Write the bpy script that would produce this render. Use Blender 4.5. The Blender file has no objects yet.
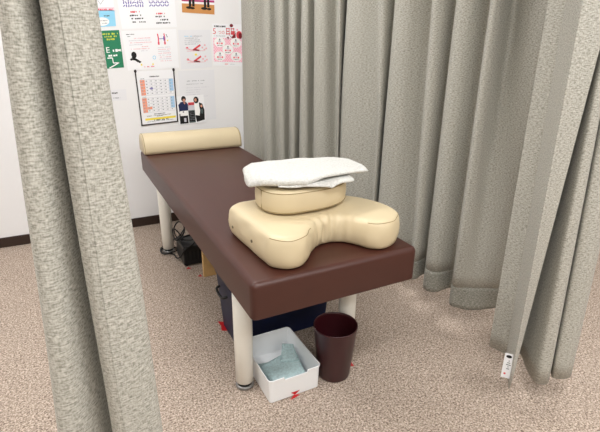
import bpy, bmesh, math, random
from mathutils import Vector, Matrix
C = bpy.context.scene.collection
PI = math.pi
rnd = random.Random(7)
EXPOSURE = 0.0
LAMPS = [
    ('white ceiling panel light above the near end of the table', .1, -1.0, 1.2, .28, 24),
    ('white ceiling panel light above the far end of the table', .1, 1.15, 1.2, .28, 16),
    ('white ceiling panel light left of the booth', -1.6, .6, .28, 1.2, 24),
    ('white ceiling panel light right of the booth', 2.2, .2, .28, 1.2, 22),
    ('white ceiling panel light behind the camera on the left', -1.3, -2.3, 1.2, .28, 34),
    ('white ceiling panel light behind the camera on the right', 1.3, -2.1, 1.2, .28, 30),
]
REAR = [(0.810, 2.212, 0.490, 0.815, 2.186, 1.547),
    (0.796, 2.131, 0.508, 0.802, 2.103, 1.542),
    (0.822, 2.044, 0.524, 0.825, 2.028, 1.538),
    (0.885, 2.001, 0.451, 0.885, 1.998, 1.539),
    (0.847, 1.892, 0.480, 0.847, 1.890, 1.531),
    (0.867, 1.834, 0.491, 0.866, 1.841, 1.529),
    (0.925, 1.829, 0.486, 0.921, 1.847, 1.532),
    (0.880, 1.716, 0.517, 0.876, 1.735, 1.523),
    (0.898, 1.677, 0.524, 0.894, 1.693, 1.522),
    (0.955, 1.701, 0.512, 0.953, 1.712, 1.526),
    (0.908, 1.590, 0.543, 0.906, 1.601, 1.517),
    (0.923, 1.563, 0.547, 0.922, 1.569, 1.516),
    (0.977, 1.601, 0.533, 0.978, 1.597, 1.520),
    (0.929, 1.493, 0.562, 0.930, 1.491, 1.511),
    (0.948, 1.448, 0.571, 0.946, 1.457, 1.510),
    (1.013, 1.462, 0.561, 1.007, 1.487, 1.515),
    (0.952, 1.340, 0.595, 0.946, 1.366, 1.505),
    (0.978, 1.272, 0.608, 0.971, 1.306, 1.502),
    (1.062, 1.258, 0.603, 1.052, 1.304, 1.506),
    (0.995, 1.141, 0.636, 0.986, 1.185, 1.496),
    (1.005, 1.151, 0.633, 1.000, 1.170, 1.495),
    (1.061, 1.229, 1.082, 1.063, 1.218, 1.501),
    (1.011, 1.140, 1.090, 1.013, 1.130, 1.494),
    (1.039, 1.043, 1.097, 1.037, 1.051, 1.490),
    (1.113, 0.942, 0.893, 1.103, 0.991, 1.490),
    (1.065, 0.870, 0.907, 1.056, 0.918, 1.483),
    (1.075, 0.855, 0.908, 1.070, 0.882, 1.482),
    (1.132, 0.894, 0.845, 1.132, 0.890, 1.485),
    (1.058, 0.791, 0.868, 1.059, 0.788, 1.475),
    (1.084, 0.707, 0.880, 1.083, 0.713, 1.472),
    (1.180, 0.640, 0.345, 1.175, 0.677, 1.474),
    (1.099, 0.545, 0.395, 1.095, 0.581, 1.465),
    (1.114, 0.514, 0.404, 1.111, 0.539, 1.463),
    (1.194, 0.530, 0.054, 1.193, 0.542, 1.467),
    (1.106, 0.434, 0.125, 1.105, 0.447, 1.457),
    (1.123, 0.375, 0.151, 1.122, 0.391, 1.455),
    (1.217, 0.357, 0.007, 1.216, 0.378, 1.458),
    (1.107, 0.253, 0.097, 1.106, 0.273, 1.447),
    (1.124, 0.211, 0.115, 1.122, 0.245, 1.446),
    (1.160, 0.176, 0.120, 1.255, 0.288, 1.455),
    (1.246, 0.139, 0.120, 1.216, 0.180, 1.446),
    (1.317, 0.119, 0.120, 1.188, 0.091, 1.440),
    (1.398, 0.089, 0.120, 1.202, 0.032, 1.437)]
FRONT = [(1.040, -0.048, 0.100, 1.027, -0.030, 1.425),
    (1.050, -0.126, 0.100, 1.026, -0.091, 1.421),
    (0.905, -0.261, 0.100, 0.890, -0.237, 1.406),
    (0.947, -0.239, 0.100, 0.966, -0.270, 1.408),
    (1.106, -0.139, 0.100, 1.120, -0.162, 1.422),
    (1.058, -0.219, 0.100, 1.054, -0.211, 1.416),
    (1.028, -0.279, 0.100, 1.009, -0.247, 1.411),
    (1.047, -0.301, 0.100, 1.021, -0.256, 1.411),
    (1.073, -0.301, 0.100, 1.044, -0.251, 1.413),
    (1.126, -0.271, 0.100, 1.097, -0.220, 1.417),
    (1.101, -0.300, 0.100, 1.073, -0.250, 1.414),
    (1.135, -0.326, 0.100, 1.112, -0.283, 1.414),
    (1.182, -0.318, 0.100, 1.162, -0.278, 1.417),
    (1.260, -0.257, 0.100, 1.246, -0.231, 1.423)]
LEFT = [(-0.513, -0.212, 0.501, -0.473, -0.209, 1.345),
    (-0.519, -0.273, 0.560, -0.475, -0.269, 1.341),
    (-0.518, -0.298, 0.583, -0.474, -0.294, 1.340),
    (-0.508, -0.312, 0.592, -0.465, -0.309, 1.339),
    (-0.480, -0.310, 0.576, -0.449, -0.308, 1.340),
    (-0.447, -0.278, 0.531, -0.431, -0.277, 1.343),
    (-0.418, -0.237, 0.480, -0.419, -0.237, 1.346),
    (-0.423, -0.277, 0.520, -0.421, -0.277, 1.343),
    (-0.425, -0.317, 0.558, -0.422, -0.317, 1.341),
    (-0.416, -0.332, 0.568, -0.413, -0.332, 1.340),
    (-0.404, -0.338, 0.567, -0.400, -0.338, 1.341),
    (-0.371, -0.334, 0.549, -0.377, -0.334, 1.342),
    (-0.338, -0.322, 0.522, -0.355, -0.320, 1.344),
    (-0.327, -0.303, 0.499, -0.348, -0.301, 1.345),
    (-0.328, -0.252, 0.452, -0.348, -0.251, 1.348)]
CAM_F = 458.639
CAM_POS = (-0.421281, -1.107421, 1.293632)
CAM_AXES = [(0.889042, -0.457610, 0.014031), (0.152151, 0.324227, 0.933663), (0.431803, 0.827931, -0.357877)]
W, L, H, T, WALL = 0.62, 1.931, 0.6237, 0.121, 2.202

# ------------------------------------------------------------------ materials
def srgb(r, g, b):
    f = lambda c: (c/255/12.92) if c/255 <= .04045 else ((c/255+.055)/1.055)**2.4
    return (f(r), f(g), f(b), 1)

def new_mat(name):
    m = bpy.data.materials.new(name); m.use_nodes = True
    nt = m.node_tree; b = nt.nodes['Principled BSDF']
    return m, nt, b

def mat(name, col, rough=.5, spec=.5, noise=None, bump=None, metal=0, sheen=0):
    """noise = (scale, amount) colour variation, bump = (scale, strength, distance)"""
    m, nt, b = new_mat(name)
    b.inputs['Base Color'].default_value = col
    b.inputs['Roughness'].default_value = rough
    b.inputs['Specular IOR Level'].default_value = spec
    b.inputs['Metallic'].default_value = metal
    if sheen: b.inputs['Sheen Weight'].default_value = sheen
    tc = nt.nodes.new('ShaderNodeTexCoord')
    if noise:
        n = nt.nodes.new('ShaderNodeTexNoise'); n.inputs['Scale'].default_value = noise[0]
        n.inputs['Detail'].default_value = 3
        nt.links.new(tc.outputs['Object'], n.inputs['Vector'])
        r = nt.nodes.new('ShaderNodeValToRGB')
        k = noise[1]
        r.color_ramp.elements[0].position = .3; r.color_ramp.elements[1].position = .7
        r.color_ramp.elements[0].color = tuple(c*(1-k) for c in col[:3])+(1,)
        r.color_ramp.elements[1].color = tuple(min(1, c*(1+k)) for c in col[:3])+(1,)
        nt.links.new(n.outputs['Fac'], r.inputs['Fac'])
        nt.links.new(r.outputs['Color'], b.inputs['Base Color'])
    if bump:
        n = nt.nodes.new('ShaderNodeTexNoise'); n.inputs['Scale'].default_value = bump[0]
        n.inputs['Detail'].default_value = 4
        nt.links.new(tc.outputs['Object'], n.inputs['Vector'])
        bp = nt.nodes.new('ShaderNodeBump'); bp.inputs['Strength'].default_value = bump[1]
        bp.inputs['Distance'].default_value = bump[2]
        nt.links.new(n.outputs['Fac'], bp.inputs['Height'])
        nt.links.new(bp.outputs['Normal'], b.inputs['Normal'])
    return m

def fabric(name, dark, mid, light):
    m, nt, b = new_mat(name)
    b.inputs['Roughness'].default_value = 1; b.inputs['Specular IOR Level'].default_value = .1
    b.inputs['Sheen Weight'].default_value = .15
    uv = nt.nodes.new('ShaderNodeUVMap')
    def nz(sx, sy, det):
        mp = nt.nodes.new('ShaderNodeMapping'); mp.inputs['Scale'].default_value = (sx, sy, 1)
        n = nt.nodes.new('ShaderNodeTexNoise'); n.inputs['Scale'].default_value = 1; n.inputs['Detail'].default_value = det
        n.noise_dimensions = '2D'
        nt.links.new(uv.outputs['UV'], mp.inputs['Vector']); nt.links.new(mp.outputs['Vector'], n.inputs['Vector'])
        return n
    a = nz(95, 330, 3); c = nz(380, 150, 2)
    mx = nt.nodes.new('ShaderNodeMix'); mx.data_type = 'FLOAT'; mx.inputs[0].default_value = .38
    nt.links.new(a.outputs['Fac'], mx.inputs[2]); nt.links.new(c.outputs['Fac'], mx.inputs[3])
    r = nt.nodes.new('ShaderNodeValToRGB'); e = r.color_ramp.elements
    e[0].position = .33; e[0].color = dark; e[1].position = .68; e[1].color = light
    k = e.new(.5); k.color = mid
    nt.links.new(mx.outputs[0], r.inputs['Fac']); nt.links.new(r.outputs['Color'], b.inputs['Base Color'])
    bp = nt.nodes.new('ShaderNodeBump'); bp.inputs['Strength'].default_value = .25; bp.inputs['Distance'].default_value = .0012
    nt.links.new(mx.outputs[0], bp.inputs['Height']); nt.links.new(bp.outputs['Normal'], b.inputs['Normal'])
    return m

def carpet_mat():
    m, nt, b = new_mat('carpet')
    b.inputs['Roughness'].default_value = 1; b.inputs['Specular IOR Level'].default_value = .05
    tc = nt.nodes.new('ShaderNodeTexCoord')
    n = nt.nodes.new('ShaderNodeTexNoise'); n.inputs['Scale'].default_value = 150; n.inputs['Detail'].default_value = 3; n.inputs['Roughness'].default_value = .6
    n.inputs['Distortion'].default_value = .6
    nt.links.new(tc.outputs['Object'], n.inputs['Vector'])
    r = nt.nodes.new('ShaderNodeValToRGB'); e = r.color_ramp.elements
    e[0].position = .34; e[0].color = srgb(112, 97, 85); e[1].position = .66; e[1].color = srgb(218, 202, 188)
    k = e.new(.5); k.color = srgb(172, 156, 143)
    nt.links.new(n.outputs['Fac'], r.inputs['Fac']); nt.links.new(r.outputs['Color'], b.inputs['Base Color'])
    bp = nt.nodes.new('ShaderNodeBump'); bp.inputs['Strength'].default_value = .6; bp.inputs['Distance'].default_value = .006
    nt.links.new(n.outputs['Fac'], bp.inputs['Height']); nt.links.new(bp.outputs['Normal'], b.inputs['Normal'])
    return m

def emit(name, col, s):
    m, nt, b = new_mat(name)
    b.inputs['Emission Color'].default_value = col; b.inputs['Emission Strength'].default_value = s
    return m

M = dict(
    carpet=carpet_mat(),
    wall=mat('wall_paper', srgb(236, 236, 238), .8, .2, bump=(220, .15, .002)),
    ceil=mat('ceiling_board', srgb(240, 240, 238), .9, .1, bump=(60, .2, .003)),
    base=mat('dark_skirting', srgb(52, 38, 32), .45, .4),
    curtain=fabric('curtain_weave', srgb(132, 131, 121), srgb(171, 169, 160), srgb(199, 197, 189)),
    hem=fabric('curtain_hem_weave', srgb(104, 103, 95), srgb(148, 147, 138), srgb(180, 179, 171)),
    brown=mat('brown_vinyl', srgb(68, 35, 27), .42, .45, noise=(9, .05), bump=(420, .12, .001)),
    cream=mat('cream_vinyl', srgb(207, 191, 158), .42, .45, noise=(7, .03), bump=(300, .08, .001)),
    seam=mat('cream_thread', srgb(150, 132, 98), .7, .2),
    hole=mat('eyelet_metal', srgb(120, 108, 88), .35, .5, metal=.6),
    leg=mat('ivory_leg_paint', srgb(232, 229, 220), .3, .5),
    rubber=mat('black_rubber', srgb(20, 20, 22), .6, .3),
    steel=mat('grey_foot_metal', srgb(150, 150, 150), .3, .5, metal=.8),
    towel=mat('white_terry', srgb(216, 216, 212), 1, .05, noise=(140, .10), bump=(230, 1, .006), sheen=.2),
    white=mat('white_plastic', srgb(236, 238, 240), .35, .5),
    teal=mat('pale_teal_cloth', srgb(184, 207, 209), .9, .1, noise=(120, .14), bump=(200, .5, .002)),
    maroon=mat('maroon_plastic', srgb(60, 19, 25), .3, .5),
    navy=mat('navy_plastic', srgb(14, 30, 70), .45, .3, noise=(20, .1)),
    black=mat('black_plastic', srgb(20, 20, 22), .4, .4),
    cable=mat('black_cable', srgb(16, 16, 18), .5, .4),
    wood=mat('pale_wood', srgb(200, 164, 112), .5, .3, noise=(18, .15)),
    red=mat('red_tape', srgb(190, 28, 36), .4, .4),
    paper=mat('white_paper', srgb(242, 243, 247), .6, .3),
    film=mat('clear_sleeve_paper', srgb(230, 231, 236), .35, .4),
    darkframe=mat('black_brown_plastic', srgb(40, 28, 28), .4, .4),
    farwall=mat('grey_beige_wall_paper', srgb(196, 190, 182), .8, .2, bump=(220, .15, .002)),
    rail=mat('white_aluminium', srgb(220, 220, 220), .35, .5, metal=.4),
    lampbody=mat('white_enamel', srgb(240, 240, 240), .4, .4),
    diffuser=emit('lamp_diffuser', (1, .98, .95, 1), 6.0),
)
INKS = dict(ink=(60, 60, 66), grey=(165, 168, 176), red=(216, 74, 82), purple=(100, 92, 172), pink=(244, 176, 196), rose=(226, 84, 104),
            green=(44, 128, 94), lime=(206, 214, 70), sky=(150, 212, 242), orange=(240, 158, 126), blue=(164, 206, 240), yellow=(246, 226, 84),
            black=(24, 24, 26), navyink=(34, 44, 84), white=(248, 248, 248), magenta=(188, 40, 110), tan=(206, 146, 86), darkred=(120, 30, 40),
            paleink=(206, 206, 216), mauve=(232, 180, 188), skin=(206, 150, 128), slate=(78, 92, 92), lilac=(206, 204, 214), palepink=(250, 214, 226))
for k, v in INKS.items():
    M['i_'+k] = mat('print_'+k, srgb(*v), .6, .3)

# ------------------------------------------------------------------ helpers
def put(o, props):
    for k, v in props.items(): o[k] = v

def obj(name, bm, m, parent=None, smooth=False, solid=None, **props):
    me = bpy.data.meshes.new(name)
    bmesh.ops.recalc_face_normals(bm, faces=bm.faces)
    bm.to_mesh(me); bm.free()
    if smooth:
        for p in me.polygons: p.use_smooth = True
    o = bpy.data.objects.new(name, me); C.objects.link(o)
    me.materials.append(M[m])
    if parent:
        o.parent = parent; o.matrix_parent_inverse = Matrix.Translation(-world_loc(parent))
    if solid:
        s = o.modifiers.new('thickness', 'SOLIDIFY'); s.thickness = solid; s.offset = 0
    put(o, props)
    return o

def world_loc(o):
    v = Vector(o.location)
    if o.parent: v = o.location + o.matrix_parent_inverse.translation + world_loc(o.parent)
    return v

def thing(name, loc, label, cat, group=None):
    o = bpy.data.objects.new(name, None); o.empty_display_size = .05; C.objects.link(o)
    o.location = loc; o['label'] = label; o['category'] = cat
    if group: o['group'] = group
    return o

def structure(name, bm, m, **k):
    return obj(name, bm, m, kind='structure', **k)

def box(bm, x0, x1, y0, y1, z0, z1, bev=0, seg=2):
    r = bmesh.ops.create_cube(bm, size=1)
    vs = r['verts']
    for v in vs:
        v.co = Vector(((x0+x1)/2 + v.co.x*(x1-x0), (y0+y1)/2 + v.co.y*(y1-y0), (z0+z1)/2 + v.co.z*(z1-z0)))
    if bev:
        es = list({e for v in vs for e in v.link_edges})
        bmesh.ops.bevel(bm, geom=es, offset=bev, segments=seg, profile=.5, affect='EDGES')
    return bm

def loft(bm, loops, close=True, cap0=False, cap1=False):
    vl = [[bm.verts.new(p) for p in lp] for lp in loops]
    n = len(vl[0])
    for a, b in zip(vl, vl[1:]):
        for i in range(n if close else n-1):
            j = (i+1) % n
            bm.faces.new((a[i], a[j], b[j], b[i]))
    if cap0: bm.faces.new(vl[0][::-1])
    if cap1: bm.faces.new(vl[-1])
    return vl

def lathe(bm, prof, cx=0, cy=0, n=48, cap0=False, cap1=False):
    return loft(bm, [[(cx+r*math.cos(2*PI*i/n), cy+r*math.sin(2*PI*i/n), z) for i in range(n)] for r, z in prof], True, cap0, cap1)

def spline(pts, per=8, closed=False):
    P = [Vector(p) for p in pts]; n = len(P); out = []
    rng = n if closed else n-1
    for i in range(rng):
        if closed: a, b, c, d = P[(i-1) % n], P[i], P[(i+1) % n], P[(i+2) % n]
        else: a, b, c, d = P[max(i-1, 0)], P[i], P[i+1], P[min(i+2, n-1)]
        for k in range(per):
            t = k/per
            out.append(.5*((2*b)+(c-a)*t+(2*a-5*b+4*c-d)*t*t+(3*b-a-3*c+d)*t**3))
    if not closed: out.append(P[-1])
    return out

def tube(bm, pts, r, n=10, per=6, closed=False, raw=False):
    pp = [Vector(p) for p in pts] if raw else spline(pts, per, closed)
    loops = []; up = Vector((0, 0, 1)); m = len(pp)
    for i, p in enumerate(pp):
        if closed: t = pp[(i+1) % m]-pp[i-1]
        else: t = pp[min(i+1, m-1)]-pp[max(i-1, 0)]
        t.normalize()
        s = t.cross(up)
        if s.length < .05: s = t.cross(Vector((1, 0, 0)))
        s.normalize(); u = s.cross(t).normalized()
        loops.append([p + s*r*math.cos(2*PI*k/n) + u*r*math.sin(2*PI*k/n) for k in range(n)])
    if closed: loops.append(loops[0])
    loft(bm, loops, True, not closed, not closed)
    if closed: bmesh.ops.remove_doubles(bm, verts=bm.verts, dist=1e-6)
    return bm

def resample(poly, n):
    P = [Vector(p) for p in poly]; m = len(P)
    d = [0]
    for i in range(m): d.append(d[-1]+(P[(i+1) % m]-P[i]).length)
    out = []; j = 0
    for k in range(n):
        s = d[-1]*k/n
        while d[j+1] < s: j += 1
        t = (s-d[j])/max(1e-9, d[j+1]-d[j])
        out.append(P[j].lerp(P[(j+1) % m], t))
    return out

def normals2(poly):
    n = len(poly); out = []
    area = sum(poly[i].x*poly[(i+1) % n].y-poly[(i+1) % n].x*poly[i].y for i in range(n))
    sg = 1 if area > 0 else -1
    for i in range(n):
        t = poly[(i+1) % n]-poly[i-1]; v = Vector((t.y, -t.x))*sg; v.normalize(); out.append(v)
    return out

def rrect(x0, x1, y0, y1, r, n=10, side=12):
    pts = []
    for cx, cy, a0 in ((x1-r, y1-r, 0), (x0+r, y1-r, 90), (x0+r, y0+r, 180), (x1-r, y0+r, 270)):
        for k in range(n+1):
            a = math.radians(a0+90*k/n); pts.append(Vector((cx+r*math.cos(a), cy+r*math.sin(a))))
    return pts

def layered(bm, outline, rings, cap0=True, cap1=True, fn=None):
    nn = normals2(outline); loops = []
    for ins, z in rings:
        lp = []
        for i, (p, q) in enumerate(zip(outline, nn)):
            v = Vector((p.x-q.x*ins, p.y-q.y*ins, z))
            if fn: v = fn(v, q, ins, z)
            lp.append(v)
        loops.append(lp)
    return loft(bm, loops, True, cap0, cap1)

def arc_rings(z0, z1, rb, rt, n=6):
    r = []
    for k in range(n+1):
        a = PI/2*k/n; r.append((rb*(1-math.sin(a)), z0+rb*(1-math.cos(a))))
    for k in range(n+1):
        a = PI/2*k/n; r.append((rt*(1-math.cos(a)), z1-rt*(1-math.sin(a))))
    return r

# ------------------------------------------------------------------ room shell
X0, X1, Y0, ZC = -2.7, 3.2, -3.4, 2.5
structure('floor', box(bmesh.new(), X0-.1, X1+.1, Y0-.1, WALL+.1, -.1, 0), 'carpet')
structure('ceiling', box(bmesh.new(), X0-.1, X1+.1, Y0-.1, WALL+.1, ZC, ZC+.1), 'ceil')
structure('wall_back', box(bmesh.new(), X0-.1, X1+.1, WALL, WALL+.1, 0, ZC), 'wall')
structure('wall_front', box(bmesh.new(), X0-.1, X1+.1, Y0-.1, Y0, 0, ZC), 'farwall')
structure('wall_left', box(bmesh.new(), X0-.1, X0, Y0, WALL, 0, ZC), 'farwall')
structure('wall_right', box(bmesh.new(), X1, X1+.1, Y0, WALL, 0, ZC), 'farwall')
def skirting(name, a):
    bm = bmesh.new(); box(bm, *a, 0, .068, .003, 2); structure(name, bm, 'base')
skirting('baseboard_back', (X0, X1, WALL-.009, WALL))
skirting('baseboard_left', (X0, X0+.009, Y0, WALL-.01))
skirting('baseboard_right', (X1-.009, X1, Y0, WALL-.01))
skirting('baseboard_front', (X0+.01, X1-.01, Y0, Y0+.009))

# ------------------------------------------------------------------ treatment table
tb = thing('massage_table', (W/2, L/2, 0), 'brown vinyl massage table on round ivory legs against the poster wall', 'massage table')
out = resample(rrect(0, W+.006, -.002, L, .022, 8), 900)
bm = bmesh.new()
rings = arc_rings(H-T-.005, H, .004, .021)
layered(bm, out, rings)
obj('padded_top', bm, 'brown', tb, True)
for x, y in ((.074, .298), (W-.074, .298), (.074, L-.25), (W-.074, L-.25)):
    bm = bmesh.new()
    lathe(bm, [(.030, .024), (.0345, .028), (.036, .20), (.0365, H-T-.003)], x, y, 40, True, True)
    lg = obj('leg', bm, 'leg', tb, True)
    bm = bmesh.new()
    lathe(bm, [(.029, .012), (.029, .026)], x, y, 36, True, True)
    obj('rubber_ring', bm, 'rubber', lg, True)
    bm = bmesh.new()
    lathe(bm, [(.033, 0), (.0365, .003), (.0365, .010), (.033, .014)], x, y, 40, True, True)
    obj('foot_cap', bm, 'steel', lg, True)
bm = bmesh.new()
for x in (.06, W-.06): box(bm, x-.015, x+.015, .12, L-.12, H-T-.03, H-T-.003, .003)
for y in (.14, L/2, L-.14): box(bm, .06, W-.06, y-.015, y+.015, H-T-.03, H-T-.003, .003)
obj('under_frame', bm, 'rubber', tb)

# ------------------------------------------------------------------ bolster
bo = thing('bolster', (W/2, 1.84, H+.003), 'cream half-round bolster lying across the far end of the brown table', 'bolster')
bm = bmesh.new(); loops = []
prof = []
for k in range(33):
    a = PI*k/32
    prof.append((1.842-.092*math.copysign(abs(math.cos(a))**.85, math.cos(a)), H+.004+.114*math.sin(a)**.8))
prof = [(1.752, H+.004)] + prof[1:-1] + [(1.932, H+.004)]
cy, cz = 1.842, H+.05
for x, s in ((.0, .94), (.004, .985), (.012, 1), (.31, 1.0), (.61, 1), (.62, .985), (.626, .94)):
    loops.append([(x, cy+(p-cy)*s, max(H+.0035, cz+(q-cz)*s)) for p, q in prof])
loft(bm, loops, True, True, True)
obj('bolster_cover', bm, 'cream', bo, True)
for x in (.006, .619):
    bm = bmesh.new(); tube(bm, [(x, cy+(p-cy)*.992, cz+(q-cz)*.992) for p, q in prof], .0016, 6, raw=True)
    obj('piping', bm, 'seam', bo, True, label='stitched seam round the end of the bolster')

# ------------------------------------------------------------------ face pillow
PZ = H+.004; PH = .105
fp = thing('face_pillow', (.36, .25, PZ), 'large cream winged face pillow with a notched front on the near end of the table', 'pillow')
outl = [(.082, .12), (.090, .066), (.130, .028), (.178, .028), (.218, .056), (.264, .108), (.310, .142), (.355, .147), (.396, .130), (.424, .092), (.447, .048), (.480, .025),
        (.527, .027), (.576, .057), (.614, .104), (.622, .158), (.598, .235), (.555, .305), (.48, .37), (.38, .415), (.29, .435), (.20, .437), (.142, .437), (.098, .424), (.071, .39), (.071, .32), (.076, .23)]
outl = [Vector((x if x < .58 else .58+(x-.58)*.75, y)) for x, y in outl]
outline = resample(spline(outl, 10, True), 420)
def wrink(v, q, ins, z):
    d = math.hypot(v.x-.335, v.y-.150)
    w = math.exp(-(d/.075)**2)
    ang = math.atan2(v.y-.05, v.x-.335)
    r = math.sin(ang*17+1.0)*.0046*w + math.sin(ang*9+z*60)*.0022*w
    side = math.sin(v.x*70+v.y*50)*math.sin((z-PZ)*95+v.x*9)*.0019
    f = 1 if z-PZ > .02 else .3
    v = Vector((v.x+q.x*(r+side)*f, v.y+q.y*(r+side)*f, v.z + (r*.7 if ins > .006 and z > PZ+.08 else 0)))
    # the padded top swells a little towards its middle
    if z > PZ+.09: v.z += .004*math.sin(v.x*9+1)*math.sin(v.y*9)
    return v
rings = [(.03, PZ), (.012, PZ), (.005, PZ+.004), (.001, PZ+.014), (-.003, PZ+.03), (-.004, PZ+.05), (-.003, PZ+.07), (.0, PZ+.084), (.003, PZ+.092), (.008, PZ+.099), (.015, PZ+.103), (.024, PZ+.105), (.034, PZ+.106)]
bm = bmesh.new(); layered(bm, outline, rings, True, False, wrink)
bm.verts.ensure_lookup_table()
top = bm.verts[-len(outline):]
edges = []
for i in range(len(top)):
    e = bm.edges.get((top[i], top[(i+1) % len(top)])); edges.append(e)
bmesh.ops.triangle_fill(bm, edges=edges, use_beauty=True)
obj('pillow_cover', bm, 'cream', fp, True)
nn = normals2(outline)
def seam_run(i0, i1, ins, z, name, par, m='seam', r=.0011):
    bm = bmesh.new(); pts = []
    for i in range(i0, i1):
        k = i % len(outline); p, q = outline[k], nn[k]
        v = wrink(Vector((p.x-q.x*ins, p.y-q.y*ins, z)), q, ins, z)
        pts.append(v)
    tube(bm, pts, r, 6, raw=True); return obj(name, bm, m, par, True)
def nearest(x, y): return min(range(len(outline)), key=lambda i: (outline[i]-Vector((x, y))).length)
for a, b in (((.090, .075), (.252, .095)), ((.442, .057), (.595, .10))):
    i0, i1 = nearest(*a), nearest(*b)
    if i1 < i0: i1 += len(outline)
    seam_run(i0, i1, .0055, PZ+.0965, 'seam', fp)
for y, z in ((.345, .040), (.185, .048)):
    bm = bmesh.new()
    k = nearest(.08, y); x = outline[k].x - .0045
    loft(bm, [[(x+dx, y+r*math.cos(2*PI*i/16), PZ+z+r*math.sin(2*PI*i/16)) for i in range(16)] for r, dx in ((.0055, .004), (.0055, 0), (.003, -.0012), (.002, .0015))], True, True, True)
    obj('eyelet', bm, 'hole', fp, True, label='small round metal eyelet')

# ------------------------------------------------------------------ drum cushion
DZ = PZ+PH+.006; DH = .082
dc = thing('round_cushion', (.318, .315, DZ), 'round cream cushion sitting on the winged pillow, under the towel', 'cushion')
ol = []
for k in range(200):
    a = 2*PI*k/200; c, s = math.cos(a), math.sin(a)
    e = .86 if c > 0 else .62
    ol.append(Vector((.320+.180*math.copysign(abs(c)**e, c)*(1 if c > 0 else .94), .312+.120*math.copysign(abs(s)**.88, s)+.012*c)))
ol = resample(ol, 220)
bm = bmesh.new()
layered(bm, ol, [(.03, DZ), (.010, DZ), (.004, DZ+.003), (.0, DZ+.010), (-.002, DZ+.03), (-.002, DZ+.05), (0, DZ+.07), (.002, DZ+.076), (.006, DZ+.080), (.014, DZ+.082), (.03, DZ+.083)])
obj('cushion_cover', bm, 'cream', dc, True)
nd = normals2(ol)
for ins, z in ((.0005, DZ+.0745), (.0012, DZ+.007)):
    bm = bmesh.new(); tube(bm, [(p.x-q.x*ins, p.y-q.y*ins, z) for p, q in zip(ol, nd)], .0013, 6, raw=True, closed=True)
    obj('piping', bm, 'seam', dc, True)
k = min(range(len(ol)), key=lambda i: (ol[i]-Vector((.163, .28))).length)
p, q = ol[k], nd[k]
bm = bmesh.new(); tube(bm, [(p.x+q.x*.001, p.y+q.y*.001, DZ+.008+z) for z in (0, .02, .045, .066)], .0013, 6)
obj('side_seam', bm, 'seam', dc, True)

# ------------------------------------------------------------------ towel
TZ = DZ+DH+.006
tw = thing('towel', (.33, .3, TZ), 'white terry towel folded in layers on top of the round cushion', 'towel')
def lerp_tab(tab, s):
    for (a, *p), (b, *q) in zip(tab, tab[1:]):
        if s <= b:
            t = (s-a)/(b-a); t = t*t*(3-2*t); return [x+(y-x)*t for x, y in zip(p, q)]
    return list(tab[-1][1:])
def fold(bm, tab, ns=90, nk=72, seed=0, p=3.2, endp=9):
    """tab rows: s, x, front y, back y, underside z, thickness, skew (x shift per metre of y)"""
    r = random.Random(seed); ph = [r.uniform(0, 6) for _ in range(6)]; loops = []
    for i in range(ns+1):
        s = .5-.5*math.cos(PI*i/ns)
        x, y0, y1, zb, th, sk = lerp_tab(tab, s)
        k = max(.02, (1-abs(2*s-1)**endp)**(1/2.2)) if 0 < s < 1 else .02
        hy, hz, yc, zc = (y1-y0)/2, th/2*k, (y0+y1)/2, zb+th/2
        hy *= .90+.10*k
        lp = []
        for j in range(nk):
            a = 2*PI*j/nk; c, d = math.cos(a), math.sin(a)
            u = math.copysign(abs(c)**(2/p), c)
            y = yc+hy*u; z = zc+hz*math.copysign(abs(d)**(2/2.6), d)
            xx = x+sk*(y-.3)+.003*math.sin(y*45+ph[0])
            y += .004*math.sin(s*9+ph[1])+.002*math.sin(s*26+ph[2])
            z += .0020*math.sin(xx*48+ph[3]+y*12)*math.sin(y*42+ph[4])+r.uniform(-.0007, .0007)
            # sinks over the front and left edge of the cushion
            z -= min(.014, max(0, .150-xx)**2*9) + min(.014, max(0, .195-y)**2*12)
            lp.append((xx, y, z))
        loops.append(lp)
    loft(bm, loops, True, True, True)
TOP = TZ+.001
bm = bmesh.new()
fold(bm, [(0, .112, .285, .44, TOP-.003, .038, .22), (.10, .150, .245, .465, TOP-.003, .046, .22), (.26, .225, .208, .47, TOP-.001, .046, .2), (.38, .29, .186, .46, TOP+.002, .045, .12),
          (.52, .36, .188, .445, TOP+.022, .024, .1), (.80, .47, .196, .41, TOP+.022, .022, .1), (1, .555, .205, .385, TOP+.017, .021, .12)], seed=4, endp=22)
obj('upper_fold', bm, 'towel', tw, True)
bm = bmesh.new()
fold(bm, [(0, .20, .215, .42, TOP+.002, .014, .1), (.25, .27, .184, .42, TOP, .021, .08), (.6, .37, .172, .40, TOP, .021, .05), (1, .472, .176, .36, TOP+.001, .020, .05)], seed=8, endp=16)
obj('lower_fold', bm, 'towel', tw, True)
bm = bmesh.new()
fold(bm, [(0, .30, .24, .42, TOP+.013, .009, .1), (.5, .42, .222, .40, TOP+.0165, .009, .1), (1, .535, .235, .37, TOP+.0165, .009, .12)], seed=12)
obj('middle_fold', bm, 'towel', tw, True)

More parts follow.
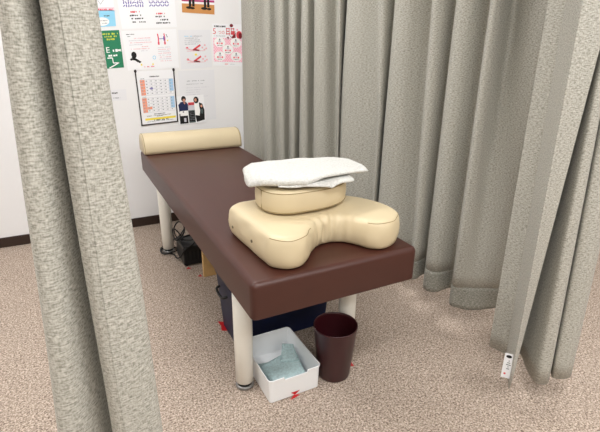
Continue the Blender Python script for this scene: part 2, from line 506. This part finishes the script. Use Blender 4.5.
# ------------------------------------------------------------------ white storage box
wb = thing('storage_box', (.227, .297, 0), 'white plastic storage box with a dipped front under the near end of the table', 'storage box')
o = resample(rrect(.115, .339, .149, .442, .018), 300); no = normals2(o)
BH = .109
def ztop(p):
    if p.y < .158 and .180 < p.x < .276: return BH-.011
    return BH
bm = bmesh.new()
def ring(ins, z): return [(p.x-q.x*ins, p.y-q.y*ins, z if z is not None else 0) for p, q in zip(o, no)]
def rimring(ins, dz): return [(p.x-q.x*ins, p.y-q.y*ins, ztop(p)+dz) for p, q in zip(o, no)]
loft(bm, [ring(.009, .001), ring(.006, .004), rimring(.003, -.008), rimring(.0, -.006), rimring(.0, -.001), rimring(.001, 0), rimring(.0035, 0), rimring(.0045, -.002), ring(.0105, .007), ring(.014, .004)], True, True, True)
obj('box_body', bm, 'white', wb, False)
def tri(bm, pts, n, th=.0006):
    n = Vector(n).normalized()*th
    loft(bm, [[Vector(p) for p in pts], [Vector(p)+n for p in pts]], True, True, True)
bm = bmesh.new(); tri(bm, [(.209, .1540, .021), (.247, .1540, .021), (.226, .1545, .005)], (0, -1, -.05))
obj('red_arrow_sticker', bm, 'red', wb, label='small red triangular tape pointing down')

# folded cloths in the box
cl = thing('folded_cloth', (.24, .29, .012), 'pale teal folded cloths lying inside the white storage box', 'cloth')
def sheet(name, c, th, seed, m='teal'):
    bm = bmesh.new()
    A, B, D, E = [Vector(v) for v in c]; r = random.Random(seed)
    n = 14; g = []
    for s in (0, 1):
        for j in range(n+1):
            for i in range(n+1):
                u, v = i/n, j/n
                p = A.lerp(B, u).lerp(E.lerp(D, u), v)
                edge = max(abs(2*u-1)**10, abs(2*v-1)**10)
                p.z += (th*(1 if s else 0)*(1-.5*edge)) + .0018*math.sin(u*24+seed)*(.5+.5*math.sin(v*17)) + r.uniform(-.0005, .0005)
                g.append(bm.verts.new(p))
    k = (n+1)**2
    for s in (0, 1):
        for j in range(n):
            for i in range(n):
                a = s*k+j*(n+1)+i; f = (g[a], g[a+1], g[a+n+2], g[a+n+1]); bm.faces.new(f if s else f[::-1])
    loop = [i for i in range(n+1)] + [j*(n+1)+n for j in range(1, n+1)] + [n*(n+1)+i for i in range(n-1, -1, -1)] + [j*(n+1) for j in range(n-1, 0, -1)]
    for a, b in zip(loop, loop[1:]+loop[:1]): bm.faces.new((g[a], g[b], g[b+k], g[a+k]))
    return obj(name, bm, m, cl, True)
sheet('cloth_layer', [(.136, .172, .014), (.300, .176, .014), (.312, .33, .016), (.140, .37, .016)], .012, 1)
sheet('cloth_layer', [(.160, .195, .034), (.300, .210, .038), (.322, .355, .052), (.150, .325, .036)], .010, 2)
sheet('cloth_layer', [(.232, .300, .052), (.300, .275, .053), (.322, .362, .068), (.282, .388, .066)], .009, 5)

# ------------------------------------------------------------------ waste bin
bi = thing('waste_bin', (.43, .207, 0), 'round maroon plastic waste bin beside the white storage box', 'waste bin')
bm = bmesh.new()
lathe(bm, [(.058, .002), (.063, .002), (.066, .006), (.087, .229), (.0885, .231), (.089, .236), (.088, .2385), (.086, .2375), (.0845, .229), (.0635, .01), (.055, .006)], .43, .203, 72, True, True)
obj('bin_body', bm, 'maroon', bi, True)
bm = bmesh.new(); tri(bm, [(.4935, .219, .012), (.4948, .229, .028), (.4955, .209, .028)], (1, .05, -.1), .0016)
obj('red_arrow_sticker', bm, 'red', bi, label='small red triangular tape low on the bin')

# ------------------------------------------------------------------ navy box
nb = thing('storage_tub', (.335, .62, 0), 'large dark navy storage tub under the middle of the table', 'storage tub')
bm = bmesh.new(); o = resample(rrect(.104, .596, .500, .745, .03), 160)
layered(bm, o, [(.03, .001), (.025, .004), (.022, .01), (.0, .30), (-.004, .302), (-.004, .314), (.003, .314)])
obj('tub_body', bm, 'navy', nb, True)
bm = bmesh.new(); layered(bm, o, [(.006, .312), (-.007, .312), (-.008, .318), (-.006, .338), (.0, .344), (.02, .346), (.03, .342)])
obj('lid', bm, 'black', nb, True)
bm = bmesh.new(); tube(bm, [(.104, .57, .25), (.088, .575, .245), (.086, .60, .235), (.086, .645, .235), (.088, .67, .245), (.104, .675, .25)], .006, 8)
obj('handle', bm, 'black', nb, True)

# ------------------------------------------------------------------ black device and cables under the far left
bb = thing('power_unit', (.2, 1.51, 0), 'black box unit with looped black cable on the floor beside the far left table leg', 'power unit')
bm = bmesh.new(); box(bm, .11, .31, 1.41, 1.60, .006, .128, .008, 3); obj('case', bm, 'black', bb)
for sx in (.13, .29):
    for sy in (1.43, 1.58):
        bm = bmesh.new(); lathe(bm, [(.008, 0), (.009, .007)], sx, sy, 16, True, True); obj('rubber_foot', bm, 'rubber', bb, True)
bm = bmesh.new(); tube(bm, [(.125, 1.505, .126), (.13, 1.505, .15), (.16, 1.505, .162), (.26, 1.505, .162), (.29, 1.505, .15), (.295, 1.505, .126)], .006, 8); obj('carry_handle', bm, 'black', bb, True)
bm = bmesh.new()
for k in range(7): box(bm, .13+k*.024, .143+k*.024, 1.4085, 1.411, .04, .10, 0)
obj('vent_slots', bm, 'rubber', bb)
ca = [(.16, 1.60, .09), (.13, 1.615, .15), (.09, 1.56, .20), (.085, 1.54, .165), (.10, 1.52, .135), (.14, 1.50, .185), (.15, 1.53, .225), (.125, 1.56, .24), (.10, 1.58, .19), (.11, 1.55, .14), (.16, 1.47, .145), (.20, 1.44, .16), (.17, 1.42, .135), (.12, 1.40, .12), (.098, 1.44, .06), (.09, 1.52, .02), (.09, 1.60, .008), (.07, 1.63, .006), (.035, 1.645, .006), (.03, 1.70, .006), (.06, 1.73, .006), (.12, 1.70, .008), (.13, 1.66, .008), (.09, 1.625, .014), (.04, 1.615, .014), (.022, 1.67, .01), (.04, 1.74, .006), (.10, 1.80, .006), (.2, 1.9, .006), (.3, 2.1, .006)]
bm = bmesh.new(); tube(bm, ca, .0042, 8, 8)
obj('power_cable', bm, 'cable', bb, True, label='black cable looped over the unit')

# ------------------------------------------------------------------ wooden stand
ws = thing('wooden_stand', (.31, 1.25, 0), 'pale wooden stand on the floor under the table, nearer than the black unit', 'wooden stand')
for x in (.180, .36):
    bm = bmesh.new(); box(bm, x, x+.10, 1.238, 1.262, 0, .30, .002); obj('upright', bm, 'wood', ws)
bm = bmesh.new(); box(bm, .17, .47, 1.20, 1.30, .3005, .322, .003); obj('top_board', bm, 'wood', ws)
bm = bmesh.new(); box(bm, .2805, .3595, 1.241, 1.259, .12, .18, .002); obj('crosspiece', bm, 'wood', ws)

# ------------------------------------------------------------------ red floor markers
def marker(pts, label):
    bm = bmesh.new(); tri(bm, [(x, y, .0005) for x, y in pts], (0, 0, 1), .001)
    obj('floor_marker', bm, 'red', None, label=label, category='floor tape', group='red tape markers on the carpet')
marker([(.200, .140), (.246, .150), (.228, .1625)], 'red tape triangle on the carpet pointing at the white box')
marker([(.508, .214), (.534, .232), (.530, .196)], 'red tape triangle on the carpet beside the waste bin')
marker([(.105, .690), (.137, .672), (.137, .755), (.112, .772), (.116, .728)], 'red tape piece on the carpet beside the navy tub')
marker([(.112, 1.380), (.140, 1.374), (.130, 1.405)], 'red tape triangle on the carpet beside the black power unit')
marker([(.150, 1.262), (.172, 1.252), (.170, 1.282)], 'red tape triangle on the carpet beside the wooden stand')

# ------------------------------------------------------------------ curtains
def curtain(name, cols, label, zb, zt, hem=None, per=10, group='grey partition curtains', crease=()):
    base = cols[len(cols)//2]
    root = thing(name, (base[0], base[1], zb), label, 'curtain', group)
    def level(z):
        pts = []
        for a in cols:
            t = (z-a[2])/(a[5]-a[2]); t = min(1, max(0, t))
            pts.append(Vector((a[0]+(a[3]-a[0])*t, a[1]+(a[4]-a[1])*t, z)))
        # a crease keeps its corner: extra points close to it
        out = []
        for i, p in enumerate(pts):
            if i in crease and 0 < i < len(pts)-1: out += [p.lerp(pts[i-1], .12), p, p.lerp(pts[i+1], .12)]
            else: out.append(p)
        return spline(out, per)
    def cloth(nm, z0, z1, nz, m, th, par, push=0):
        bm = bmesh.new(); uvl = bm.loops.layers.uv.new('UVMap')
        zs = [z0+(z1-z0)*k/nz for k in range(nz+1)]
        lv = [level(z) for z in zs]
        ref = lv[len(lv)//2]; d = [0]
        for a, b in zip(ref, ref[1:]): d.append(d[-1]+(b-a).length)
        vs = []
        for z, row in zip(zs, lv):
            r = []
            for i, p in enumerate(row):
                wob = .0022*math.sin(d[i]*31+z*3.1)*math.sin(z*5.3+d[i]*7)
                r.append(bm.verts.new((p.x+wob, p.y+wob*.6, p.z+(.006*math.sin(d[i]*16) if (z == zb) else 0))))
            vs.append(r)
        for j in range(nz):
            for i in range(len(ref)-1):
                f = bm.faces.new((vs[j][i], vs[j][i+1], vs[j+1][i+1], vs[j+1][i]))
                for lp, (ii, jj) in zip(f.loops, ((i, j), (i+1, j), (i+1, j+1), (i, j+1))):
                    lp[uvl].uv = (d[ii], zs[jj])
        return obj(nm, bm, m, par, True, th)
    h = hem or 0
    cloth('drape', zb+h, zt, 30, 'curtain', .0018, root)
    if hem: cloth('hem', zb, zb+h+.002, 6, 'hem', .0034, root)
    return root

lc = curtain('curtain', LEFT, 'bunched grey curtain hanging nearest the camera, left of the table', .12, 2.29, .10, crease=(8, 10))
rc = curtain('curtain', REAR, 'wide pleated grey curtain hanging along the right side of the table, behind the towel', .12, 2.29, .105)
fc = curtain('curtain', FRONT, 'gathered grey curtain with a care label, hanging right of the table', .10, 2.29, crease=(1, 2, 3))
# care label on the loose edge of the front curtain
def quad(bm, c, u, v, w, h, n, th):
    c, u, v, n = Vector(c), Vector(u).normalized(), Vector(v).normalized(), Vector(n).normalized()
    loft(bm, [[c+u*a*w/2+v*b*h/2+n*t for a, b in ((-1, -1), (1, -1), (1, 1), (-1, 1))] for t in (0, th)], True, True, True)
n_ = Vector((-.78, -.62, .05)).normalized(); u_ = Vector((.60, -.80, 0)).normalized(); u_ = (u_-n_*u_.dot(n_)).normalized(); v_ = n_.cross(u_)*-1
if v_.z < 0: v_ = -v_
c_ = Vector((.915, -.229, .175))
bm = bmesh.new(); quad(bm, c_, u_, v_, .030, .105, n_, .001); cl_ = obj('care_label', bm, 'paper', fc, label='white care label sewn to the curtain edge')
bm = bmesh.new(); lathe(bm, [(.0001, 0), (.008, 0)], 0, 0, 20)
for v in bm.verts: v.co = c_ + n_*.0016 + u_*v.co.x*1.2 + v_*(v.co.y*.8+.040)
obj('printed_mark', bm, 'i_black', cl_)
bm = bmesh.new()
for k in range(5): quad(bm, c_+n_*.0012+v_*(.022-.0085*k)+u_*.003, u_, v_, .004+.006*((k*7) % 3), .003, n_, .0004)
obj('printed_text', bm, 'i_slate', cl_)
bm = bmesh.new(); quad(bm, c_+n_*.0012+v_*-.034-u_*.004, u_, v_, .007, .007, n_, .0004); obj('printed_dot', bm, 'i_red', cl_)

def rail(label, pts):
    r = thing('curtain_rail', pts[0], label, 'curtain rail')
    bm = bmesh.new(); tube(bm, pts, .011, 10, 8); obj('track', bm, 'rail', r, True)
    for p in pts[1:-1]:
        bm = bmesh.new(); lathe(bm, [(.006, p[2]), (.006, ZC)], p[0], p[1], 12, True, True); obj('hanger', bm, 'rail', r, True)
rail('white curtain rail above the far side of the table', [(x, y, 2.309) for x, y in ((.815, 2.19), (.865, 1.95), (.985, 1.4), (1.09, .9), (1.15, .5), (1.17, .2), (1.2, .06))])
rail('white curtain rail above the near side of the booth', [(x, y, 2.309) for x, y in ((-.62, -.29), (-.44, -.30), (0, -.28), (.5, -.26), (1.0, -.23), (1.3, -.22))])

# ------------------------------------------------------------------ posters
PY = WALL
layer = [0]
class Sheet:
    def __init__(s, name, label, q, m='paper', lift=0.0, group=None, cat='poster', part='paper'):
        """q: corners top-left, top-right, bottom-right, bottom-left as (x, z) on the wall"""
        s.q = [Vector(p) for p in q]; s.y = PY-.0008-lift; s.ink = {}
        c = sum(s.q, Vector((0, 0)))/4
        s.root = thing(name, (c.x, PY, c.y), label, cat, group)
        bm = bmesh.new(); loft(bm, [[(p.x, y, p.y) for p in s.q] for y in (s.y, s.y-.0006)], True, True, True)
        obj(part, bm, m, s.root); s.f = s.y-.0006
    def P(s, u, v, d=.0003):
        a = s.q[0].lerp(s.q[1], u); b = s.q[3].lerp(s.q[2], u); p = a.lerp(b, v); return (p.x, s.f-d, p.y)
    def bmf(s, k):
        if k not in s.ink: s.ink[k] = bmesh.new()
        return s.ink[k]
    def poly(s, col, pts, part='printed_picture', d=.0003):
        bm = s.bmf((part, col)); f = bm.faces.new([bm.verts.new(s.P(u, v, d)) for u, v in pts])
    def rect(s, col, u0, v0, u1, v1, part='printed_picture', d=.0003): s.poly(col, [(u0, v0), (u1, v0), (u1, v1), (u0, v1)], part, d)
    def ell(s, col, u, v, ru, rv, part='printed_picture', d=.0003, n=28): s.poly(col, [(u+ru*math.cos(2*PI*k/n), v+rv*math.sin(2*PI*k/n)) for k in range(n)], part, d)
    def stroke(s, col, pts, w, part='printed_picture', d=.0004):
        for (a, b), (c, e) in zip(pts, pts[1:]):
            l = math.hypot(c-a, e-b) or 1; x, y = -(e-b)/l*w/2, (c-a)/l*w/2
            s.poly(col, [(a+x, b+y), (c+x, e+y), (c-x, e-y), (a-x, b-y)], part, d)
    def text(s, col, u0, u1, v, h, cw=.035, d=.0004):
        """a line too small to read: one broken stroke per character"""
        u = u0
        while u < u1:
            w = cw*rnd.uniform(.5, .95)
            if rnd.random() > .12: s.rect(col, u, v-h*rnd.uniform(.3, .5), min(u1, u+w), v+h*rnd.uniform(.25, .5), 'printed_text', d)
            u += cw
    def glyph(s, txt, col, u, v, h, part='printed_text', d=.0006, sx=1.0):
        cu = bpy.data.curves.new('t', 'FONT'); cu.body = txt; cu.size = 1; cu.resolution_u = 3
        o = bpy.data.objects.new('t', cu); C.objects.link(o)
        bpy.context.view_layer.update()
        me = bpy.data.meshes.new_from_object(o.evaluated_get(bpy.context.evaluated_depsgraph_get()))
        C.objects.unlink(o); bpy.data.objects.remove(o)
        bm = s.bmf((part, col)); H_ = (s.q[0]-s.q[3]).length; W_ = (s.q[0]-s.q[1]).length
        vs = [bm.verts.new(s.P(u+q.co.x*h*H_/W_*sx, v-q.co.y*h, d)) for q in me.vertices]
        for p in me.polygons:
            try: bm.faces.new([vs[i] for i in p.vertices])
            except ValueError: pass
        bpy.data.meshes.remove(me)
    def done(s):
        for (part, col), bm in s.ink.items():
            bm.normal_update()
            me = bpy.data.meshes.new(part); bm.to_mesh(me); bm.free(); me.materials.append(M['i_'+col])
            o = bpy.data.objects.new(part, me); C.objects.link(o); o.parent = s.root
            o.matrix_parent_inverse = Matrix.Translation(-s.root.location)

G = 'notices taped to the wall'
# blue leaflet
s = Sheet('poster', 'narrow leaflet with a pale blue lower band, highest at the left beside the near curtain', [(-.19, 1.60), (-.019, 1.60), (-.022, 1.361), (-.19, 1.347)], group=G)
s.rect('sky', 0, .62, 1, 1); s.rect('palepink', .0, .55, 1, .63)
s.stroke('grey', [(.42, .1), (.46, .38), (.55, .48), (.72, .33), (.88, .14)], .012); s.text('rose', .45, .95, .60, .05, .06)
s.ell('green', .62, .02, .06, .06); s.ell('white', .52, .88, .26, .10, d=.0004); s.text('ink', .62, .85, .75, .035, .05, .0006); s.text('grey', .45, .72, .86, .03, .05, .0007); s.text('grey', .42, .7, .92, .03, .05, .0007)
s.done()
# green poster
s = Sheet('poster', 'dark green poster with a white down arrow, beside the near curtain', [(-.19, 1.326), (-.007, 1.338), (-.003, 1.112), (-.19, 1.10)], 'i_green', group=G)
for k, (a, b) in enumerate(((.44, .94), (.50, .9), (.5, .82))): s.text('lime', a, b, .09+.07*k, .05, .06)
s.glyph('E', 'white', .48, .58, .22); s.text('white', .62, .98, .53, .075, .085); s.text('white', .54, .86, .66, .055, .08)
s.stroke('white', [(.50, .72), (.66, .72), (.67, .86), (.86, .86), (.52, .99)], .03)
s.done()
# chart poster
s = Sheet('poster', 'white poster of two purple dotted diagrams, highest in the middle of the wall', [(-.002, 1.60), (.356, 1.618), (.36, 1.364), (.012, 1.344)], group=G)
for cx, w, tidy in ((.10, .32, 0), (.55, .32, 1)):
    for j in range(7):
        for i in range(9):
            u = cx+w*i/8; v = .06+.07*j
            a = (PI/4 if (i+j) % 2 else -PI/4) if tidy else rnd.uniform(0, PI)
            s.stroke('purple', [(u-.019*math.cos(a), v-.030*math.sin(a)), (u+.019*math.cos(a), v+.030*math.sin(a))], .018)
s.stroke('magenta', [(.44, .30), (.52, .31)], .03); s.poly('magenta', [(.51, .27), (.54, .315), (.51, .36)])
for a in (.17, .62):
    s.text('red', a+.02, a+.18, .62+(.05 if a > .5 else 0), .045, .03)
    for k in range(3): s.text('ink', a+(.02*(k % 2)), a+.2+.03*k, .70+.075*k+(.04 if a > .5 else 0), .04, .03)
s.done()
# illustrated sheet
s = Sheet('poster', 'white sheet with a black curled figure and small coloured diagrams, middle row left', [(.006, 1.332), (.353, 1.352), (.353, 1.107), (.019, 1.092)], group=G, lift=.0008)
for k, (a, b, c) in enumerate(((.07, .22, 'ink'), (.07, .14, 'slate'), (.2, .5, 'mauve'), (.1, .5, 'lilac'), (.1, .52, 'mauve'), (.1, .34, 'lilac'), (.3, .44, 'mauve'), (.12, .46, 'mauve'), (.3, .42, 'lilac'))):
    s.text(c, a, b, .09+.053*k, .022, .022)
s.ell('black', .155, .61, .048, .085); s.stroke('black', [(.075, .73), (.12, .71), (.18, .73), (.26, .81)], .05); s.stroke('black', [(.12, .66), (.22, .78)], .05)
for u in (.64, .76):
    s.stroke('rose', [(u, .10), (u+.008, .22), (u, .36)], .022); s.rect('rose', u-.012, .31, u+.02, .38)
s.stroke('purple', [(.655, .23), (.75, .23)], .014); s.rect('purple', .74, .17, .765, .28, d=.0005)
s.ell('yellow', .82, .28, .012, .02); s.stroke('slate', [(.80, .12), (.82, .2)], .01)
for k in range(8): s.text('mauve' if k % 2 else 'lilac', .62, .86, .45+.05*k, .022, .022)
s.ell('sky', .53, .70, .03, .05); s.ell('white', .53, .70, .02, .033, d=.0005)
s.ell('yellow', .27, .87, .016, .026); s.ell('yellow', .49, .87, .016, .026); s.text('rose', .32, .52, .93, .035, .025)
s.done()
# red figure sheet
s = Sheet('poster', 'white sheet with two red sketches of reclining figures, middle row centre', [(.365, 1.346), (.585, 1.352), (.586, 1.108), (.366, 1.095)], 'film', group=G)
s.text('sky', .18, .42, .16, .025, .03); s.text('grey', .42, .75, .16, .022, .03)
for k in range(4): s.text('grey', .18, .6+.06*(k % 3), .21+.05*k, .02, .03)
for v in (.49, .79):
    s.stroke('mauve', [(.2, v-.03), (.35, v+.02), (.6, v+.04)], .03); s.ell('rose', .235, v-.03, .04, .03); s.stroke('red', [(.42, v+.03), (.55, v-.04), (.66, v-.1)], .05)
    s.stroke('mauve', [(.22, v+.05), (.75, v+.055)], .012); s.stroke('rose', [(.48, v+.02), (.62, v+.04)], .04)
    for du, dv in ((.80, -.09), (.84, 0), (.72, -.03), (.78, .03)): s.ell('mauve', du, v+dv, .03, .025)
s.ell('yellow', .50, .64, .04, .03); s.done()
# pink poster
s = Sheet('poster', 'white and pink poster with five white ovals and a red number 5 heading', [(.600, 1.392), (.812, 1.392), (.811, 1.110), (.594, 1.118)], group=G)
s.rect('pink', .03, .33, 1, .90)
for i in range(24):
    for j in range(16):
        if (i+j) % 2: s.rect('palepink', .03+.0404*i, .33+.0356*j, .03+.0404*(i+1), .33+.0356*(j+1), d=.00035)
s.text('ink', .02, .48, .06, .045, .05); s.glyph('5', 'red', .015, .24, .19); s.glyph('つの', 'red', .20, .235, .10, sx=.9)
for u in (.47, .63):  # two heavy red characters, too soft to read
    s.stroke('red', [(u, .11), (u+.13, .11)], .022); s.stroke('red', [(u+.01, .17), (u+.12, .17)], .022); s.stroke('red', [(u, .23), (u+.14, .23)], .022); s.stroke('red', [(u+.02, .09), (u+.02, .25)], .022); s.stroke('red', [(u+.11, .09), (u+.11, .25)], .022)
s.text('grey', .02, .46, .285, .02, .035)
s.ell('darkred', .66, .035, .06, .04); s.poly('darkred', [(.55, .25), (.66, .30), (.80, .19), (.80, .34), (.72, .36)]); s.poly('red', [(.62, .2), (.80, .16), (.72, .27)], d=.0005)
s.ell('red', .92, .25, .10, .095); s.ell('darkred', .96, .27, .06, .07, d=.0005); s.poly('darkred', [(.44, .36), (.53, .29), (.62, .36)])
s.ell('pink', .86, .13, .03, .025)
for u, v in ((.245, .435), (.80, .435), (.52, .60), (.245, .765), (.80, .765)):
    s.ell('white', u, v, .19, .115, d=.0005); s.ell('slate', u, v-.065, .022, .022, d=.0006); s.poly('lilac', [(u-.06, v-.005), (u-.02, v-.05), (u+.02, v-.05), (u+.06, v-.005)], d=.0006)
    for k in (-1, 0, 1): s.rect('rose' if k else 'mauve', u+k*.075-.03, v+.005, u+k*.075+.025, v+.045, d=.0007)
    s.text('slate', u-.09, u+.1, v+.075, .018, .03, .0006)
s.text('red', .36, .52, .955, .022, .04); s.text('grey', .58, .76, .955, .012, .03); s.done()
# group photo, upper
s = Sheet('photo_print', 'photo print showing dark trousered legs on a wooden floor, highest on the right', [(.408, 1.65), (.628, 1.662), (.622, 1.449), (.401, 1.455)], group=G, cat='photo', part='photo_paper')
s.rect('lilac', 0, 0, 1, .66); s.rect('white', 0, .66, 1, .72); s.rect('magenta', 0, .60, 1, .65, d=.0004); s.rect('tan', 0, .72, 1, 1)
for u in (.24, .70):
    for k in (0, .10): s.stroke('black', [(u+k, .1), (u+k+.01, .80)], .075, d=.0006)
    s.ell('black', u-.02, .84, .10, .04, d=.0006); s.ell('black', u+.13 if u > .5 else u+.08, .85, .07, .035, d=.0006)
    s.rect('navyink', u-.05, 0, u+.17, .3, d=.0006)
s.done()
# calendar in a dark holder
s = Sheet('calendar', 'two month calendar sheet in a black edged holder below the posters', [(.066, 1.088), (.311, 1.094), (.311, .747), (.072, .734)], cat='calendar')
s.text('ink', .34, .66, .11, .025, .03)
for v0, v1, rows in ((.165, .45, 5), (.50, .775, 5)):
    s.rect('orange', .075, v0, .20, v1); s.rect('blue', .86, v0, .97, v1-.05)
    for k in range(rows+1): s.stroke('paleink', [(.075, v0+(v1-v0)*k/rows), (.97, v0+(v1-v0)*k/rows)], .006)
    for k in range(8): s.stroke('paleink', [(.075+.128*k, v0), (.075+.128*k, v1)], .006)
    for r in range(rows):
        for c in range(7): s.rect('grey', .10+.128*c, v0+(v1-v0)*(r+.3)/rows, .14+.128*c, v0+(v1-v0)*(r+.6)/rows, 'printed_text', .0005)
    s.text('grey', .1, .2, v0-.02, .02, .03)
s.rect('orange', .20, .67, .335, .72); s.ell('purple', .36, .33, .05, .02)
s.text('ink', .36, .68, .815, .022, .035); s.text('ink', .16, .85, .845, .012, .03); s.text('ink', .44, .60, .86, .014, .035)
s.rect('yellow', .10, .885, .97, .925); s.text('ink', .35, .75, .935, .03, .03); s.text('grey', .15, .9, .955, .012, .03)
s.done(); cal = s
def bar(a, b, w=.0075):
    bm = bmesh.new(); A = Vector((a[0], 0, a[1])); B = Vector((b[0], 0, b[1])); t = (B-A).normalized(); n = Vector((t.z, 0, -t.x))
    loops = []
    for y in (PY-.0005, PY-.0045): loops.append([Vector((p.x, y, p.z)) for p in (A-n*w/2-t*w/2, B-n*w/2+t*w/2, B+n*w/2+t*w/2, A+n*w/2-t*w/2)])
    loft(bm, loops, True, True, True); obj('holder_edge', bm, 'darkframe', cal.root)
bar((.063, 1.08), (.069, .732)); bar((.314, 1.085), (.314, .745)); bar((.069, .732), (.314, .745))
for x, z in ((.063, 1.088), (.314, 1.094)):
    bm = bmesh.new(); loft(bm, [[(x+r*math.cos(2*PI*k/16), y, z+r*1.3*math.sin(2*PI*k/16)) for k in range(16)] for r, y in ((.008, PY-.0005), (.008, PY-.006), (.005, PY-.009))], True, True, True)
    obj('clip', bm, 'darkframe', cal.root)
# notice
s = Sheet('wall_notice', 'plain printed notice in a clear sleeve right of the calendar', [(.344, 1.085), (.599, 1.09), (.597, .743), (.345, .735)], 'film', cat='notice')
s.text('grey', .22, .72, .20, .02, .035); s.text('grey', .2, .66, .26, .012, .03)
for k in range(10): s.text('paleink', .18, .55+.28*rnd.random(), .33+.045*k, .012, .025)
s.done()
# snapshot cutout
s = Sheet('photo_print', 'photo print of two people standing beside a dark board, overlapping the notice', [(.318, .915), (.512, .922), (.519, .726), (.322, .72)], lift=.0016, cat='photo', part='photo_paper')
s.poly('navyink', [(.04, .30), (.14, .20), (.32, .20), (.40, .32), (.38, .52), (.06, .55)]); s.ell('black', .25, .10, .085, .10, d=.0005); s.ell('skin', .26, .15, .05, .055, d=.0006)
s.rect('black', .05, .62, .35, .98); s.rect('white', .08, .52, .36, .70, d=.0006); s.ell('ink', .2, .56, .03, .02, d=.0008); s.rect('lilac', .2, .78, .28, .92, d=.0006)
s.poly('skin', [(.22, .22), (.31, .22), (.28, .30)], d=.0006)
s.rect('lilac', .38, .26, .64, .52); s.rect('red', .40, .24, .62, .34, d=.0005); s.text('darkred', .42, .60, .30, .03, .05, .0006)
s.rect('slate', .38, .52, .62, .97); s.rect('black', .40, .56, .60, .92, d=.0005)
for k in range(5): s.text('grey', .43, .58, .62+.06*k, .015, .04, .0006)
s.ell('black', .70, .17, .095, .12, d=.0005); s.ell('skin', .68, .17, .045, .06, d=.0006); s.poly('white', [(.62, .30), (.78, .28), (.82, .55), (.78, .74), (.62, .70)], d=.0005)
s.poly('black', [(.80, .26), (.92, .32), (.98, .55), (.96, .90), (.66, .96), (.62, .72), (.80, .66)], d=.0004); s.poly('slate', [(.84, .5), (.93, .5), (.92, .68), (.84, .66)], d=.0006); s.ell('skin', .88, .40, .04, .05, d=.0006)
s.done()
# small strip under the green poster
s = Sheet('wall_label', 'small pale printed strip on the wall below the green poster', [(-.14, .972), (-.007, .976), (-.009, .905), (-.14, .902)], 'film', cat='label')
s.text('ink', .32, .7, .3, .16, .07); s.text('grey', .36, .72, .75, .12, .07); s.done()

# ------------------------------------------------------------------ ceiling lamps
def lamp(label, x, y, w, d, power):
    r = thing('ceiling_light', (x, y, ZC), label, 'ceiling light', 'ceiling panel lights')
    bm = bmesh.new(); box(bm, x-w/2-.02, x+w/2+.02, y-d/2-.02, y+d/2+.02, ZC-.05, ZC-.0005, .005); obj('lamp_frame', bm, 'lampbody', r)
    bm = bmesh.new(); box(bm, x-w/2, x+w/2, y-d/2, y+d/2, ZC-.058, ZC-.0495, .002); obj('diffuser', bm, 'diffuser', r)
    la = bpy.data.lights.new('lamp_tube', 'AREA'); la.shape = 'RECTANGLE'; la.size = w; la.size_y = d; la.energy = power; la.color = (.985, 1, 1)
    lo = bpy.data.objects.new('lamp_tube', la); C.objects.link(lo); lo.location = (x, y, ZC-.062); lo.parent = r; lo.matrix_parent_inverse = Matrix.Translation(-r.location)
for label, x, y, w, d, p in LAMPS: lamp(label, x, y, w, d, p)

wd = bpy.data.worlds.new('World'); bpy.context.scene.world = wd; wd.use_nodes = True
wd.node_tree.nodes['Background'].inputs['Color'].default_value = (.9, .95, 1, 1); wd.node_tree.nodes['Background'].inputs['Strength'].default_value = .3

# ------------------------------------------------------------------ camera
cam = bpy.data.cameras.new('Camera'); co = bpy.data.objects.new('Camera', cam); C.objects.link(co)
cam.sensor_fit = 'HORIZONTAL'; cam.sensor_width = 36; cam.lens = CAM_F/600*36; cam.clip_start = .02
R_, U_, F_ = [Vector(v) for v in CAM_AXES]
m = Matrix.Identity(4)
for i in range(3): m[i][0], m[i][1], m[i][2], m[i][3] = R_[i], U_[i], -F_[i], CAM_POS[i]
co.matrix_world = m
sc = bpy.context.scene; sc.camera = co
vs_ = sc.view_settings; vs_.view_transform = 'Standard'; vs_.look = 'None'; vs_.gamma = 1; vs_.use_curve_mapping = False; vs_.exposure = EXPOSURE
sc.cycles.use_denoising = True; sc.cycles.max_bounces = 10; sc.cycles.diffuse_bounces = 6
